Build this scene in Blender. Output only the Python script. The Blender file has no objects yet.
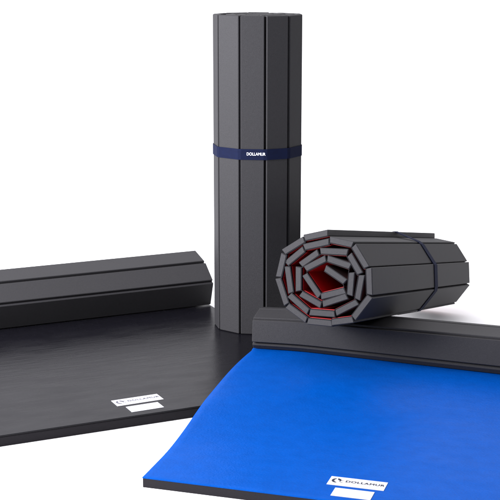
import bpy, bmesh, math, random
from mathutils import Vector, Matrix
random.seed(7)
S = bpy.context.scene
COL = S.collection
# ---------------------------------------------------------------- camera
F_PX, CAM_H, PITCH = 1350.0, 1.811, math.atan(301 / 1350.0)
cam_data = bpy.data.cameras.new('camera')
cam = bpy.data.objects.new('camera', cam_data)
COL.objects.link(cam)
cam.location = (0, 0, CAM_H)
cam.rotation_euler = (math.pi / 2 - PITCH, 0, 0)
cam_data.sensor_width = 36
cam_data.lens = 36 * F_PX / 500.0
cam_data.clip_end = 200
S.camera = cam
# ---------------------------------------------------------------- studio light
w = bpy.data.worlds.new('World'); S.world = w; w.use_nodes = True
bg = w.node_tree.nodes['Background']
# a white studio: bright all round and overhead, with an added dimming at front right for contrast
wn = w.node_tree.nodes; wl = w.node_tree.links
wt = wn.new('ShaderNodeTexCoord'); wd = wn.new('ShaderNodeVectorMath'); wd.operation = 'DOT_PRODUCT'
wd.inputs[1].default_value = (0.62, -0.78, 0.0)
wr = wn.new('ShaderNodeMapRange'); wr.interpolation_type = 'SMOOTHSTEP'
wr.inputs['From Min'].default_value = -0.15; wr.inputs['From Max'].default_value = 0.75
wr.inputs['To Min'].default_value = 2.05; wr.inputs['To Max'].default_value = 0.3
wl.new(wt.outputs['Generated'], wd.inputs[0]); wl.new(wd.outputs['Value'], wr.inputs['Value'])
wz = wn.new('ShaderNodeSeparateXYZ'); wl.new(wt.outputs['Generated'], wz.inputs[0])
we = wn.new('ShaderNodeMapRange'); we.interpolation_type = 'SMOOTHSTEP'      # added dimming towards the horizon, for darker reflections in the mats
we.inputs['From Min'].default_value = 0.12; we.inputs['From Max'].default_value = 0.62
we.inputs['To Min'].default_value = 0.30; we.inputs['To Max'].default_value = 1.22
wm = wn.new('ShaderNodeMath'); wm.operation = 'MULTIPLY'
wl.new(wz.outputs['Z'], we.inputs['Value']); wl.new(we.outputs['Result'], wm.inputs[0]); wl.new(wr.outputs['Result'], wm.inputs[1])
wl.new(wm.outputs[0], bg.inputs['Strength'])
bg.inputs['Color'].default_value = (0.96, 0.95, 1.0, 1)
def area(name, loc, target, sx, sy, power, col=(1, 1, 1)):
    d = bpy.data.lights.new(name, 'AREA'); d.shape = 'RECTANGLE'
    d.size = sx; d.size_y = sy; d.energy = power; d.color = col
    o = bpy.data.objects.new(name, d); COL.objects.link(o)
    o.location = loc
    o.rotation_euler = (Vector(target) - Vector(loc)).to_track_quat('-Z', 'Y').to_euler()
    return o
area('softbox', (-4.4, 3.4, 2.6), (0.1, 6.0, 0.7), 1.8, 2.4, 1100, (0.95, 0.95, 1.0))
S.view_settings.view_transform = 'Standard'
S.view_settings.look = 'None'
S.view_settings.exposure = 0.0
S.view_settings.gamma = 1.0
S.render.engine = 'CYCLES'
# ---------------------------------------------------------------- projection of the photograph's pixels to places in the room
FW = Vector((0, math.cos(PITCH), -math.sin(PITCH))); RT = Vector((1, 0, 0)); UP = RT.cross(FW)
CP = Vector((0, 0, CAM_H))
def ray(u, v): return FW + RT * ((u - 250) / F_PX) - UP * ((v - 250) / F_PX)
def on_z(u, v, z):
    r = ray(u, v); return CP + r * ((z - CAM_H) / r.z)
def at_depth(u, v, d): return CP + ray(u, v) * d
# ---------------------------------------------------------------- materials
def mat(name, col, rough=0.5, spec=0.5, var=0.0, var_scale=8.0, bumps=(), metallic=0.0, sheen=0.0, rough_var=0.0):
    m = bpy.data.materials.new(name); m.use_nodes = True
    nt = m.node_tree; b = nt.nodes['Principled BSDF']
    b.inputs['Roughness'].default_value = rough
    b.inputs['Specular IOR Level'].default_value = spec
    b.inputs['Metallic'].default_value = metallic
    if sheen: b.inputs['Sheen Weight'].default_value = sheen
    tc = nt.nodes.new('ShaderNodeTexCoord')
    def noise(scale, detail=4, stretch=(1, 1, 1)):
        mp = nt.nodes.new('ShaderNodeMapping'); mp.inputs['Scale'].default_value = stretch
        nt.links.new(tc.outputs['Object'], mp.inputs['Vector'])
        n = nt.nodes.new('ShaderNodeTexNoise'); n.inputs['Scale'].default_value = scale
        n.inputs['Detail'].default_value = detail
        nt.links.new(mp.outputs['Vector'], n.inputs['Vector'])
        return n
    if var:
        n = noise(var_scale, 5)
        r = nt.nodes.new('ShaderNodeMapRange')
        r.inputs['From Min'].default_value = 0.3; r.inputs['From Max'].default_value = 0.7
        r.inputs['To Min'].default_value = 1 - var; r.inputs['To Max'].default_value = 1 + var
        nt.links.new(n.outputs['Fac'], r.inputs['Value'])
        mx = nt.nodes.new('ShaderNodeVectorMath'); mx.operation = 'SCALE'
        mx.inputs[0].default_value = col
        nt.links.new(r.outputs['Result'], mx.inputs['Scale'])
        nt.links.new(mx.outputs['Vector'], b.inputs['Base Color'])
    else:
        b.inputs['Base Color'].default_value = (*col, 1)
    if rough_var:
        n = noise(5, 4, (1, 3, 1))
        r = nt.nodes.new('ShaderNodeMapRange')
        r.inputs['From Min'].default_value = 0.3; r.inputs['From Max'].default_value = 0.7
        r.inputs['To Min'].default_value = rough - rough_var; r.inputs['To Max'].default_value = rough + rough_var
        nt.links.new(n.outputs['Fac'], r.inputs['Value']); nt.links.new(r.outputs['Result'], b.inputs['Roughness'])
    prev = None
    for (scale, strength, dist, stretch) in bumps:
        n = noise(scale, 3, stretch)
        bp = nt.nodes.new('ShaderNodeBump'); bp.inputs['Strength'].default_value = strength
        bp.inputs['Distance'].default_value = dist
        nt.links.new(n.outputs['Fac'], bp.inputs['Height'])
        if prev: nt.links.new(prev.outputs['Normal'], bp.inputs['Normal'])
        prev = bp
    if prev: nt.links.new(prev.outputs['Normal'], b.inputs['Normal'])
    return m
GRAIN = ((420, 0.35, 0.0012, (1, 1, 1)), (60, 0.15, 0.002, (1, 1, 1)))
M_foam = mat('charcoal_foam', (0.021, 0.0204, 0.0222), 0.6, 0.17, 0.16, 300, GRAIN)
M_foam_dark = mat('black_foam', (0.007, 0.006, 0.008), 0.7, 0.15, 0.1, 200, GRAIN)
VINYL = ((9, 0.06, 0.010, (1, 7, 1)), (38, 0.12, 0.0022, (0.5, 5, 1)), (160, 0.3, 0.0008, (1, 1.6, 1)))
VINYL_BLUE = ((9, 0.06, 0.010, (1, 7, 1)), (38, 0.16, 0.0022, (0.5, 5, 1)), (110, 0.4, 0.0025, (1, 1.3, 1)))
M_black = mat('black_vinyl', (0.004, 0.0038, 0.0055), 0.27, 0.125, 0.1, 30, VINYL, rough_var=0.05)
M_blue = mat('blue_vinyl', (0.0, 0.044, 0.235), 0.38, 0.03, 0.06, 20, VINYL_BLUE, rough_var=0.05)
M_red = mat('red_vinyl', (0.30, 0.002, 0.004), 0.5, 0.25, 0.05, 20)
M_strap = mat('navy_webbing', (0.002, 0.0045, 0.022), 0.8, 0.12, 0.1, 60, ((500, 0.5, 0.0008, (1, 1, 6)),))
M_label = mat('white_label', (0.42, 0.42, 0.45), 0.5, 0.3, 0.02, 40)
M_ink = mat('dark_ink', (0.006, 0.008, 0.02), 0.5, 0.3, 0.1, 50)
M_ink_grey = mat('grey_ink', (0.07, 0.07, 0.09), 0.5, 0.3, 0.1, 50)
M_thread = mat('white_thread', (0.85, 0.86, 0.9), 0.6, 0.3, 0.05, 90)
M_paper = mat('white_paper', (0.93, 0.93, 0.93), 0.8, 0.1, 0.01, 2)
# ---------------------------------------------------------------- helpers
def link(name, me, m, parent=None):
    o = bpy.data.objects.new(name, me); COL.objects.link(o)
    if m: me.materials.append(m)
    if parent: o.parent = parent
    return o
def mesh(name, verts, faces, m, parent=None, smooth=False):
    me = bpy.data.meshes.new(name)
    me.from_pydata([tuple(v) for v in verts], [], faces)
    bm = bmesh.new(); bm.from_mesh(me)
    bmesh.ops.recalc_face_normals(bm, faces=bm.faces)
    bm.to_mesh(me); bm.free()
    if smooth:
        for p in me.polygons: p.use_smooth = True
    return link(name, me, m, parent)
def thing(name, label, cat, mtx, group=None):
    o = bpy.data.objects.new(name, None); COL.objects.link(o)
    o.empty_display_size = 0.1
    o.matrix_world = mtx
    o['label'] = label; o['category'] = cat
    if group: o['group'] = group
    return o
def sweep(profile, stations, closed=True):
    """profile: 2D points; stations: functions mapping (p, q) to a 3D point. Capped solid."""
    n = len(profile); V = []; Fc = []
    for st in stations:
        V += [st(p, q) for p, q in profile]
    k = len(stations)
    for i in range(k - 1):
        for j in range(n):
            j2 = (j + 1) % n
            Fc.append((i * n + j, i * n + j2, (i + 1) * n + j2, (i + 1) * n + j))
    Fc.append(tuple(range(n))[::-1]); Fc.append(tuple((k - 1) * n + j for j in range(n)))
    return V, Fc
def slat_profile(a, b, th, cut=0.0025, m=0.0):
    """rectangle round the centre line a-b (2D), with eased corners; a soft crown on the broad faces"""
    a = Vector(a); b = Vector(b); d = (b - a).normalized(); n = Vector((-d.y, d.x)); h = th / 2
    L = (b - a).length; c = cut
    pts = [(-m, -h + c), (c - m, -h), (L - c + m, -h), (L + m, -h + c), (L, h - c), (L - c, h), (c, h), (0, h - c)]
    return [tuple(a + d * x + n * y) for x, y in pts]
def ribbon_profile(pts, th):
    """closed outline of a sheet of thickness th that follows the polyline pts"""
    P = [Vector(p) for p in pts]; L = []; R = []
    for i, p in enumerate(P):
        d1 = (P[i] - P[i - 1]).normalized() if i else (P[1] - P[0]).normalized()
        d2 = (P[i + 1] - P[i]).normalized() if i < len(P) - 1 else d1
        t = (d1 + d2)
        t = t.normalized() if t.length > 1e-5 else d1
        n = Vector((-t.y, t.x)); c = max(0.5, t.dot(d1))
        L.append(p + n * (th / 2 / c)); R.append(p - n * (th / 2 / c))
    return L, R
def ribbon(name, pts, th, stations, m, parent):
    L, R = ribbon_profile(pts, th); n = len(L); V = []; Fc = []
    ring = L + R[::-1]; N = len(ring)
    for st in stations: V += [st(p.x, p.y) for p in ring]
    for i in range(len(stations) - 1):
        for j in range(N):
            j2 = (j + 1) % N
            Fc.append((i * N + j, i * N + j2, (i + 1) * N + j2, (i + 1) * N + j))
    for base in (0, (len(stations) - 1) * N):
        for j in range(n - 1):
            Fc.append((base + j, base + j + 1, base + N - 2 - j, base + N - 1 - j))
    return mesh(name, V, Fc, m, parent)
def hull(points):
    pts = sorted(set((round(x, 5), round(y, 5)) for x, y in points))
    def half(ps):
        h = []
        for p in ps:
            while len(h) > 1 and (h[-1][0]-h[-2][0])*(p[1]-h[-2][1]) - (h[-1][1]-h[-2][1])*(p[0]-h[-2][0]) <= 0: h.pop()
            h.append(p)
        return h
    a = half(pts); b = half(pts[::-1]); return a[:-1] + b[:-1]
def offset_hull(h, d):
    out = []; n = len(h)
    for i in range(n):
        p0, p1, p2 = Vector(h[i-1]), Vector(h[i]), Vector(h[(i+1) % n])
        a = (p1-p0).normalized(); b = (p2-p1).normalized()
        na = Vector((a.y, -a.x)); nb = Vector((b.y, -b.x)); m = (na+nb).normalized()
        out.append(p1 + m * (d / max(0.3, m.dot(na))))
    return out
def band(name, hpts, t0, t1, th, to3d, m, parent):
    """webbing loop round a convex outline, between axial positions t0 and t1"""
    A = offset_hull(hpts, 0.0012); B = offset_hull(hpts, 0.0012 + th); n = len(A); V = []; Fc = []
    for t in (t0, t1):
        V += [to3d(p.x, p.y, t) for p in A]; V += [to3d(p.x, p.y, t) for p in B]
    for j in range(n):
        k = (j + 1) % n
        Fc += [(j, k, n+k, n+j), (2*n+j, 3*n+j, 3*n+k, 2*n+k), (n+j, n+k, 3*n+k, 3*n+j), (j, 2*n+j, 2*n+k, k)]
    return mesh(name, V, Fc, m, parent)
def lettering(name, text, size, m, mtx, parent, spacing=1.0, sx=1.0, weight=0.0, bold=0.0):
    cu = bpy.data.curves.new(name, 'FONT'); cu.body = text; cu.size = size
    cu.align_x = 'CENTER'; cu.align_y = 'CENTER'; cu.space_character = spacing; cu.offset = weight
    cu.extrude = 0.0002
    t = bpy.data.objects.new(name, cu); COL.objects.link(t)
    dg = bpy.context.evaluated_depsgraph_get()
    me = bpy.data.meshes.new_from_object(t.evaluated_get(dg))
    bpy.data.objects.remove(t); bpy.data.curves.remove(cu)
    me.transform(mtx @ Matrix.Diagonal((sx, 1, 1, 1)))
    if bold:                                               # heavier strokes: the same letters once more, a hair to the side
        bm = bmesh.new(); bm.from_mesh(me)
        g = bmesh.ops.duplicate(bm, geom=bm.verts[:] + bm.edges[:] + bm.faces[:])
        dx = (mtx.to_3x3() @ Vector((bold, 0.2 * bold, 0.00012)))
        bmesh.ops.translate(bm, verts=[v for v in g['geom'] if isinstance(v, bmesh.types.BMVert)], vec=dx)
        bm.to_mesh(me); bm.free()
    me.name = name
    me.materials.clear()
    return link(name, me, m, parent)
def frame(o, x, y, z=None):
    x = Vector(x).normalized(); z = x.cross(Vector(y)).normalized(); y = z.cross(x)
    M = Matrix((x, y, z)).transposed().to_4x4(); M.translation = Vector(o); return M
# ---------------------------------------------------------------- wide white floor
def build_backdrop():
    prof = [(-6, 0.0), (70, 0.0)]
    V = []; Fc = []
    for x in (-30, 30): V += [(x, y, z) for y, z in prof]
    n = len(prof)
    for j in range(n - 1): Fc.append((j, n + j, n + j + 1, j + 1))
    o = mesh('studio_floor', V, Fc, M_paper, smooth=True); o['kind'] = 'structure'
build_backdrop()
# ---------------------------------------------------------------- spiral chain of foam slats
def spiral_vertices(cx, cy, rx, ry, phi0, chord, pitch, turns_min_r, sign=-1, r_scale0=1.0):
    """vertices of an inward spiral of straight chords; phi in radians measured counter-clockwise"""
    out = []; phi = phi0; trav = 0.0; rbar = (rx + ry) / 2
    while True:
        k = r_scale0 - pitch / rbar * trav / (2 * math.pi)
        if k * rbar < turns_min_r: break
        out.append((cx + rx * k * math.cos(phi), cy + ry * k * math.sin(phi)))
        step = 2 * math.asin(min(0.95, chord / 2 / (k * rbar)))
        phi += sign * step; trav += step
    return out
def slats_from(vertices, gap, inset):
    """centre lines of slats between consecutive vertices"""
    out = []
    for a, b in zip(vertices, vertices[1:]):
        a = Vector(a); b = Vector(b); d = (b - a)
        if d.length < gap * 2.5: continue
        u = d.normalized()
        out.append((tuple(a + u * (gap / 2 + random.uniform(-0.0015, 0.0012))), tuple(b - u * (gap / 2 + random.uniform(-0.0015, 0.0012)))))
    return out
def build_slats(slats, th, stations_for, m, parent, jitter=0.002, mitre=0.0):
    for a, b in slats:
        st = stations_for(random.uniform(-jitter, jitter)); full = slat_profile(a, b, th, 0.0025, mitre)
        va, vb = Vector(a), Vector(b); e = 0.0032; d = (vb - va).normalized() * e
        small = slat_profile(va + d, vb - d, th - 2 * e, 0.0015, mitre)
        def inner(f, g):                                    # a point 3 mm in from the cut end
            def h(p, q):
                x, y = Vector(f(p, q)), Vector(g(p, q)); return x + (y - x).normalized() * e
            return h
        st = [st[0], inner(st[0], st[1])] + st[1:-1] + [inner(st[-1], st[-2]), st[-1]]
        prof = [small] + [full] * (len(st) - 2) + [small]; n = len(full); V = []; Fc = []
        for f, pr in zip(st, prof): V += [tuple(f(p, q)) for p, q in pr]
        for i in range(len(st) - 1):
            for j in range(n): Fc.append((i*n + j, i*n + (j+1) % n, (i+1)*n + (j+1) % n, (i+1)*n + j))
        Fc.append(tuple(range(n))[::-1]); Fc.append(tuple((len(st) - 1)*n + j for j in range(n)))
        mesh('foam_panel', V, Fc, m, parent)
def inner_side_line(slats, th, centre, extra=0.0022):
    """polyline just inside the slats (towards centre), for the vinyl sheet"""
    pts = []; c = Vector(centre)
    for a, b in slats:
        a = Vector(a); b = Vector(b); d = (b - a).normalized(); n = Vector((-d.y, d.x))
        if n.dot(c - (a + b) / 2) < 0: n = -n
        pts += [a + n * (th / 2 + extra), b + n * (th / 2 + extra)]
    return pts
# ================================================================ black mat, part unrolled
BLK_ANG = math.radians(24.55)
BLK_O = on_z(206.5, 307.5, 0.046); BLK_O += Vector((math.cos(BLK_ANG), math.sin(BLK_ANG), 0)) * 0.036; BLK_O.z = 0          # right-hand end of the line where the roll meets the flat part
T_BLK = 0.045
FLAT_BLK = 1.372                                         # flat part, roll to front edge
black = thing('rolled_mat', 'black vinyl mat partly unrolled on the floor at the left, grey roll at its back', 'exercise mat',
              Matrix.Translation(BLK_O) @ Matrix.Rotation(BLK_ANG, 4, 'Z'), 'exercise mats')
LEN_BLK = 1.75
def rounded_slab(name, outline, z0, z1, m, parent, r=0.004):
    bm = bmesh.new()
    lo = [bm.verts.new((x, y, z0)) for x, y in outline]
    f = bm.faces.new(lo); e = bmesh.ops.extrude_face_region(bm, geom=[f])
    for v in [g for g in e['geom'] if isinstance(g, bmesh.types.BMVert)]: v.co.z = z1
    bmesh.ops.recalc_face_normals(bm, faces=bm.faces)
    bmesh.ops.bevel(bm, geom=list(bm.edges), offset=r, segments=2, affect='EDGES', profile=0.6)
    me = bpy.data.meshes.new(name); bm.to_mesh(me); bm.free()
    return link(name, me, m, parent)
SK = 0.0                                                # the free side flares a little where it lies loose
def blk_out(e): return [(-LEN_BLK, -FLAT_BLK - e), (SK + e, -FLAT_BLK - e), (0.0 + e, 0.16), (-LEN_BLK, 0.16)]
rounded_slab('foam_base', blk_out(0.0), 0.001, T_BLK - 0.006, M_foam_dark, black)
rounded_slab('vinyl_surface', blk_out(0.0015), T_BLK - 0.0055, T_BLK, M_black, black, 0.002)
# roll: outer slats given as outer-face lines (s = towards the back, z), then an inward spiral
def outer_to_centre(lines, th, centre):
    out = []; c = Vector(centre)
    for a, b in lines:
        a = Vector(a); b = Vector(b); d = (b - a).normalized(); n = Vector((-d.y, d.x))
        if n.dot(c - (a + b) / 2) < 0: n = -n
        out.append((tuple(a + n * th / 2), tuple(b + n * th / 2)))
    return out
TH = 0.031
blk_lines = [((0.215, 0.046), (0.325, 0.092)), ((0.334, 0.103), (0.343, 0.21)), ((0.337, 0.224), (0.238, 0.287)),
             ((0.224, 0.293), (0.105, 0.263)), ((0.092, 0.255), (0.000, 0.186)), ((-0.006, 0.170), (0.034, 0.049))]
cen = (0.165, 0.16)
sl = outer_to_centre(blk_lines, TH, cen)
inner = spiral_vertices(0.165, 0.155, 0.115, 0.075, math.radians(232), 0.088, 0.042, 0.03, sign=1)
sl_in = slats_from(inner, 0.012, 0)
def stations_x(x0, x1, n=2, lift=None):
    def f(j):
        xs = [x0 + (x1 - x0) * k / (n - 1) for k in range(n)]
        xs[-1] += j
        return [(lambda s, z, x=x: (x, s, z + (lift(x, s) if lift else 0))) for x in xs]
    return f
blk_st = stations_x(-LEN_BLK, 0.0)
build_slats(sl + sl_in, TH, blk_st, M_foam, black)
ribbon('rolled_vinyl', [(0.20, 0.082)] + inner_side_line(sl, TH, cen), 0.003, blk_st(-0.001), M_black, black)
# ================================================================ vertical roll
T_V = T_BLK + 0.001
V_C = on_z(257.4, 326.5, T_V); V_C.y += 0.035; V_C.z = T_V
vert = thing('rolled_mat', 'tall charcoal foam mat roll standing upright behind the other mats, navy strap round it', 'exercise mat',
             Matrix.Translation(V_C), 'exercise mats')
RV = 0.2095; RVY = 0.86; HV = 1.475; PV = 0.046
phis = [150, 112, 77, 42.7, 9.5, -23.5, -61.0, -97, -132, -167]
def vpt(phi, r):
    a = math.radians(phi); return (r * math.sin(a), -r * RVY * math.cos(a))
verts_v = [vpt(p, RV) for p in phis]
trav = 150 + 167; phi = -167; r = RV
chv = 0.118
while True:
    step = math.degrees(2 * math.asin(min(0.95, chv / 2 / r)))
    phi -= step; trav += step
    r = RV - 0.0145 - PV * max(0, (trav - 317 + 60) / 360)
    if r < 0.055: break
    verts_v.append(vpt(phi, r))
TV = 0.03
raw = slats_from(verts_v, 0.0125, 0)
slv = outer_to_centre(raw, TV, (0, 0))
def v_st(j): return [lambda p, q: (p, q, 0.0), lambda p, q, j=j: (p, q, HV + j)]
build_slats(slv, TV, v_st, M_foam, vert, 0.001)
ribbon('rolled_vinyl', inner_side_line(slv, TV, (0, 0)), 0.003, v_st(-0.002), M_black, vert)
hv = hull([p for a, b in slv[:9] for p in slat_profile(a, b, TV)])
zs = 0.0
u_ = ray(250, 154.8); t_ = (V_C.y - RV * RVY) / u_.y; zs = (CP + u_ * t_).z - V_C.z
strap = thing('strap', 'navy webbing strap with small white lettering, wrapped round the upright charcoal roll', 'strap', Matrix.Translation(V_C), 'navy straps')
band('webbing', hv, zs - 0.0245, zs + 0.0245, 0.0022, lambda p, q, t: (p, q, t), M_strap, strap)
# lettering on the strap: on the panel between the two middle seams
ph = math.radians((9.5 - 23.5) / 2)
pa, pb = Vector(slv[4][0]), Vector(slv[4][1])
if pa.x > pb.x: pa, pb = pb, pa
dv = (pb - pa).normalized(); nv = Vector((dv.y, -dv.x))
pc = pa + (pb - pa) * 0.66 + nv * (TV / 2 + 0.0042)
lettering('lettering', 'DOLLAMUR', 0.019, M_thread, frame((pc.x, pc.y, zs + 0.002), (dv.x, dv.y, 0), (0, 0, 1)), strap, 1.0, 0.86, 0.0)
# ================================================================ blue mat, part unrolled
T_BLU = 0.038
blk_poly = [black.matrix_world @ Vector((x, y, 0)) for x, y in blk_out(0)]
def dist_black(x, y):
    inside = True; best = 9; n = len(blk_poly)
    odd = False
    for i in range(n):
        a = blk_poly[i]; b = blk_poly[(i + 1) % n]
        ex, ey = b.x - a.x, b.y - a.y
        t = max(0, min(1, ((x - a.x) * ex + (y - a.y) * ey) / (ex * ex + ey * ey)))
        best = min(best, math.hypot(x - a.x - t * ex, y - a.y - t * ey))
        if (a.y > y) != (b.y > y) and x < (b.x - a.x) * (y - a.y) / (b.y - a.y) + a.x: odd = not odd
    return 0.0 if odd else best
def lift_w(x, y):
    d = max(0.0, dist_black(x, y) - 0.015)
    t = min(1.0, d / 0.42); return (T_BLK + 0.002) * (1 - t * t * (3 - 2 * t)) + 0.001
def blue_pt(u, v, dz=T_BLU):
    z = dz
    for _ in range(12):
        P = on_z(u, v, z); z = 0.6 * (dz + lift_w(P.x, P.y)) + 0.4 * z
    return on_z(u, v, z)
B_L = blue_pt(252.5, 349.0); B_R = blue_pt(500, 376.2)
a_ax = Vector((B_R.x - B_L.x, B_R.y - B_L.y, 0)).normalized()
BLU_ANG = math.atan2(a_ax.y, a_ax.x)
B_O = Vector((B_L.x, B_L.y, 0))
M_bl = Matrix.Translation(B_O) @ Matrix.Rotation(BLU_ANG, 4, 'Z'); M_bi = M_bl.inverted()
blue = thing('rolled_mat', 'bright blue vinyl mat partly unrolled at the right, charcoal foam roll along its back', 'exercise mat', M_bl, 'exercise mats')
def ss(t):
    t = max(0.0, min(1.0, t)); return t * t * (3 - 2 * t)
def lift_roll(x):                                        # the stiff roll bridges from the black mat down to the floor
    t = max(0.0, (x - 0.16) / 0.95); k = 0.12
    t = min(t * t / (2 * k), t - k / 2) if t > k else t * t / (2 * k)
    return 0.001 + (T_BLK + 0.002) * max(0.0, 1 - t)
def lift(x, y):
    P = M_bl @ Vector((x, y, 0)); k = ss((y + 0.5) / 0.45)
    return lift_w(P.x, P.y) * (1 - k) + lift_roll(x) * k
LEN_BLU = 1.62
side = [M_bi @ blue_pt(u, v) for u, v in ((252.5, 349), (240.5, 359), (228.5, 371), (210.5, 394), (202, 405.5), (188, 426), (166, 451.5), (144, 476.8))]
fr = [M_bi @ blue_pt(144, 476.8), M_bi @ blue_pt(300, 496.0)]
fs = (fr[1].y - fr[0].y) / (fr[1].x - fr[0].x)
def y_front(x): return fr[0].y + fs * (x - fr[0].x)
def x_left(y):
    if y >= side[0].y: return side[0].x
    for p, q in zip(side, side[1:]):
        if q.y <= y <= p.y: return p.x + (q.x - p.x) * (y - p.y) / (q.y - p.y)
    return side[-1].x
# smoothed left edge: least squares cubic through the measured points
def smooth_left(y):
    w0 = 0; acc = 0
    for k in range(-12, 13):
        yy = y + k * 0.04
        if yy > side[0].y: v = side[0].x + 0.16 * (yy - side[0].y)
        elif yy < side[-1].y: v = side[-1].x + 0.10 * (yy - side[-1].y)
        else: v = x_left(yy)
        wt = math.exp(-(k / 6.0) ** 2); acc += wt * v; w0 += wt
    return acc / w0
def blue_slab(name, e, z0, z1, m, parent, y_back=0.20, r=0.004):
    nx, ny = 70, 76; V = []; Fc = []
    def grad(i, n): return 0.0 if i == 0 else 1.0 if i == n else 0.0022 + 0.9956 * (i - 1) / (n - 2)
    def P(i, j, z):
        fj = grad(j, ny); fi = grad(i, nx)
        x_guess = 0
        for _ in range(4):
            y = (y_front(x_guess) - e) * (1 - fj) + y_back * fj
            xl = (smooth_left(y) if y < 0.0 else side[0].x) - e
            x_guess = xl * (1 - fi) + (LEN_BLU + e) * fi
        return x_guess, y, z + lift(x_guess, y)
    top = {}; bot = {}
    for j in range(ny + 1):
        for i in range(nx + 1):
            x, y, z = P(i, j, z1)
            if i == 0 or i == nx or j == 0 or j == ny: z -= r * 0.35
            top[i, j] = len(V); V.append((x, y, z))
            bot[i, j] = len(V); V.append((x, y, z - (z1 - z0)))
    for j in range(ny):
        for i in range(nx):
            Fc.append((top[i, j], top[i+1, j], top[i+1, j+1], top[i, j+1]))
            Fc.append((bot[i, j], bot[i, j+1], bot[i+1, j+1], bot[i+1, j]))
    for i in range(nx):
        for j in (0, ny): Fc.append((top[i, j], top[i+1, j], bot[i+1, j], bot[i, j]))
    for j in range(ny):
        for i in (0, nx): Fc.append((top[i, j], top[i, j+1], bot[i, j+1], bot[i, j]))
    o = mesh(name, V, Fc, m, parent)
    for p in o.data.polygons: p.use_smooth = abs(p.normal.z) > 0.7
    return o
blue_slab('foam_base', 0.0, 0.0005, T_BLU - 0.0045, M_foam_dark, blue)
blue_slab('vinyl_surface', 0.0015, T_BLU - 0.004, T_BLU, M_blue, blue)
TB = 0.028
blu_lines = [((0.235, 0.040), (0.285, 0.098)), ((0.285, 0.108), (0.235, 0.160)), ((0.224, 0.172), (0.132, 0.189)),
             ((0.120, 0.190), (0.006, 0.180)), ((-0.006, 0.172), (-0.019, 0.076)), ((-0.012, 0.062), (0.006, 0.040))]
cb = (0.145, 0.118)
slb = outer_to_centre(blu_lines, TB, cb)
inb = slats_from(spiral_vertices(0.145, 0.116, 0.088, 0.042, math.radians(215), 0.075, 0.03, 0.03, sign=1), 0.01, 0)
def stations_g(x0, x1, n):
    xs = [x0 + (x1 - x0) * k / (n - 1) for k in range(n)]
    return [(lambda s, z, x=x: (x, s, lift_roll(x) + 0.038 + (z - 0.038) * (1 + 0.15 * min(x, 1.3)))) for x in xs]
#(0.0, LEN_BLU, 24, grow)
def blu_stj(j):
    return stations_g(0.0 + j, LEN_BLU, 24)
build_slats(slb + inb, TB, blu_stj, M_foam, blue, 0.002)
ribbon('rolled_vinyl', inner_side_line(slb, TB, cb), 0.003, blu_stj(0.001), M_blue, blue)
# ================================================================ labels on the two flat mats
def label_pair(mat_obj, world_z, c1, c2, ink, ink2):
    inv = mat_obj.matrix_world.inverted()
    def quad(c, dz):
        P = [on_z(u, v, world_z) for u, v in c]
        x = ((P[1] - P[0]) + (P[2] - P[3])).normalized()
        ctr = sum(P, Vector()) / 4
        y = Vector((-x.y, x.x, 0))
        return ctr, x, y
    def plate(nm, ctr, x, y, L, W, seed):
        rnd = random.Random(seed); n = 10; V = []; Fc = []
        for k in range(n + 1):
            for sgn in (-1, 1):
                p = ctr + x * (L * (k / n - 0.5)) + y * (W / 2 * sgn)
                V.append(inv @ Vector((p.x, p.y, world_z + 0.0012)))
                V.append(inv @ Vector((p.x, p.y, world_z + 0.0002)))
        for k in range(n):
            a = 4 * k
            Fc += [(a, a+4, a+6, a+2), (a+1, a+3, a+7, a+5), (a, a+1, a+5, a+4), (a+2, a+6, a+7, a+3)]
        Fc += [(0, 2, 3, 1), (4*n, 4*n+1, 4*n+3, 4*n+2)]
        return mesh(nm, V, Fc, M_label, mat_obj)
    L, W = 0.197, 0.074
    ctr, x, y = quad(c1, 0)
    pl = plate('brand_label', ctr, x, y, L, W, 1)
    base = inv @ frame((ctr.x, ctr.y, world_z + 0.0018), x, y)
    lettering('lettering', 'DOLLAMUR', 0.0225, ink, base @ Matrix.Translation((0.025, 0.003, 0)), pl, 1.10, 1.06, 0.0, 0.0009)
    # round emblem: a broken ring with a leaning bar
    V = []; Fc = []
    def arc(cx, cy, r0, r1, a0, a1, sxx, n=18):
        s = len(V)
        for k in range(n + 1):
            a = math.radians(a0 + (a1 - a0) * k / n); tpr = math.sin(math.pi * k / n) ** 0.5
            rr = r0 + (r1 - r0) * (1 - tpr) * 0.8
            V.append(base @ Vector((cx + sxx * rr * math.cos(a), cy + rr * math.sin(a), 0)))
            V.append(base @ Vector((cx + sxx * r1 * math.cos(a), cy + r1 * math.sin(a), 0)))
        for k in range(n): Fc.append((s + 2*k, s + 2*k + 1, s + 2*k + 3, s + 2*k + 2))
    ex = -L / 2 + 0.024
    arc(ex, 0.003, 0.008, 0.0185, 95, 290, 0.82)
    arc(ex + 0.003, 0.006, 0.004, 0.0165, -12, 92, 0.85)
    mesh('emblem', V, Fc, ink, pl)
    V.clear(); Fc.clear()
    arc(ex + 0.019, 0.001, 0.006, 0.010, 20, 330, 0.7)
    mesh('emblem', V, Fc, ink2, pl)
    ctr2, x2, y2 = quad(c2, 0)
    plate('blank_label', ctr2, x, y, 0.135, 0.069, 2)
label_pair(black, T_BLK, [(111.7, 401.1), (157.5, 394.1), (163.1, 399.4), (116.9, 406.4)],
           [(126.3, 407.1), (157.9, 402.1), (164.1, 407.7), (131.2, 412.3)], M_ink_grey, M_ink_grey)
LZ = T_BLU + 0.001
label_pair(blue, LZ, [(331.3, 476), (387.6, 482.6), (383.8, 491.4), (327.1, 484.7)],
           [(335.5, 488), (373.3, 492.4), (370.2, 500.2), (331.6, 495.6)], M_ink, M_ink_grey)
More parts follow.
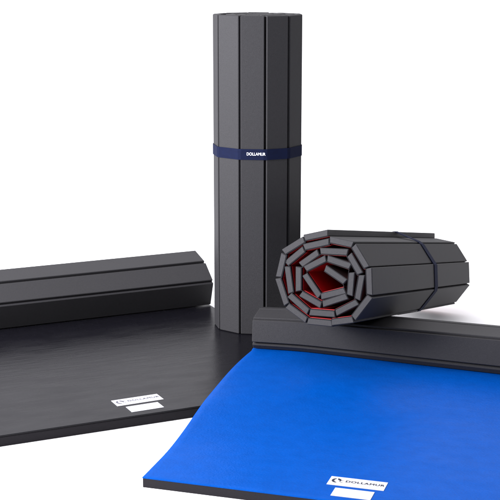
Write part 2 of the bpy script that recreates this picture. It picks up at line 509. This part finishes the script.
# ================================================================ lying roll with the red lining
DN = 0.405; TAPER = 0.93
dn = F_PX * DN / 97.0; df = dn / 0.76 * TAPER
PA = at_depth(320.5, 279, dn); PB = at_depth(429, 268.5, df)
PA.z += 0.008; PB.z -= 0.004; ax = (PB - PA); LR = ax.length; ax.normalize()
side_v = Vector((ax.y, -ax.x, 0)).normalized(); up_v = side_v.cross(ax)      # side_v to the right, up_v up
if up_v.z < 0: up_v = -up_v
MR = Matrix((side_v, ax, up_v)).transposed().to_4x4(); MR.translation = PA
lying = thing('rolled_mat', 'charcoal roll with red lining, lying across the back of the blue mat', 'exercise mat', MR, 'exercise mats')
raw_px = [((278,75),(188,94)), ((180,104),(106,150)), ((98,172),(80,250)), ((78,272),(108,365)), ((120,383),(190,435)),
          ((203,443),(295,452)), ((303,447),(382,437)), ((394,424),(455,345)), ((457,325),(454,232)), ((440,210),(395,135)),
          ((379,122),(297,104)), ((282,112),(192,132)), ((175,148),(118,195)), ((115,228),(127,315)), ((130,340),(195,398)),
          ((215,406),(305,413)), ((322,405),(395,368)), ((408,340),(422,262)), ((412,235),(375,170)), ((360,155),(255,150)),
          ((238,158),(172,205)), ((160,222),(160,312)), ((174,330),(250,374)), ((266,370),(358,340)), ((375,330),(382,245)),
          ((372,212),(285,183)), ((270,183),(192,222)), ((188,252),(245,335)), ((259,339),(350,316)), ((352,276),(276,224))]
def face_pt(q):
    u = 260 + q[0] / 4.1667; v = 215 + q[1] / 4.1667
    r = ray(u, v); t = (PA - CP).dot(ax) / r.dot(ax); P = CP + r * t - PA
    return (P.dot(side_v), P.dot(up_v))
slr = []
for a, b in raw_px:
    pa_, pb_ = Vector(face_pt(a)), Vector(face_pt(b)); e_ = (pb_ - pa_).normalized() * 0.0035
    slr.append((tuple(pa_ - e_), tuple(pb_ + e_)))
TR = 0.0275
for i in range(18):                               # neighbouring slats almost touch at the hinge
    a, b = Vector(slr[i][0]), Vector(slr[i][1]); c, d = Vector(slr[i + 1][0]), Vector(slr[i + 1][1])
    g = (c - b).length - 0.0085
    if 0 < g < 0.03:
        slr[i] = (tuple(a), tuple(b + (b - a).normalized() * g * 0.45))
        slr[i + 1] = (tuple(c - (d - c).normalized() * g * 0.45), tuple(d))
def r3(p, q, t):                                           # t metres along the roll; slightly tighter at the far end
    k = 1 - (1 - TAPER) * t / LR
    return (p * k, t, q * k)
def r_st(j): return [lambda p, q, j=j: r3(p, q, j), lambda p, q, j=j: r3(p, q, LR + j * 3)]
build_slats(slr, TR, r_st, M_foam, lying, 0.002, 0.0042)
def inner_by_turn(sl, th, extra):
    pts = []
    for a, b in sl:
        a = Vector(a); b = Vector(b); d = (b - a).normalized(); n = Vector((-d.y, d.x))
        pts += [a + n * (th / 2 + extra), b + n * (th / 2 + extra)]
    return pts
ribbon('black_backing', inner_by_turn(slr, TR, 0.0006), 0.0018, r_st(-0.001), M_foam_dark, lying)
ribbon('red_lining', inner_by_turn(slr, TR, 0.0026), 0.0020, r_st(0.013), M_red, lying)
hr = hull([p for a, b in slr[:12] for p in slat_profile(a, b, TR)])
strap2 = thing('strap', 'plain narrow navy strap round the far half of the lying roll with red lining', 'strap', MR, 'navy straps')
TS = LR * 0.60
band('webbing', hr, TS - 0.022, TS + 0.022, 0.0025, r3, M_strap, strap2)
print('lying roll: length %.2f, far bottom z %.3f' % (LR, min((MR @ Vector(r3(x, y, LR))).z for x, y in hr)),
      'near bottom %.3f' % min((MR @ Vector(r3(x, y, 0))).z for x, y in hr))
for t in (0, .1, .2, .3, .4, .5, .6):
    c = min((MR @ Vector(r3(x, y, t)) for x, y in hr), key=lambda v: v.z); l = M_bi @ c
    print('  bottom at t=%.1f' % t, [round(v, 3) for v in c], 'in blue frame', [round(v, 3) for v in l], 'blue lift', round(lift(l.x, 0), 3))
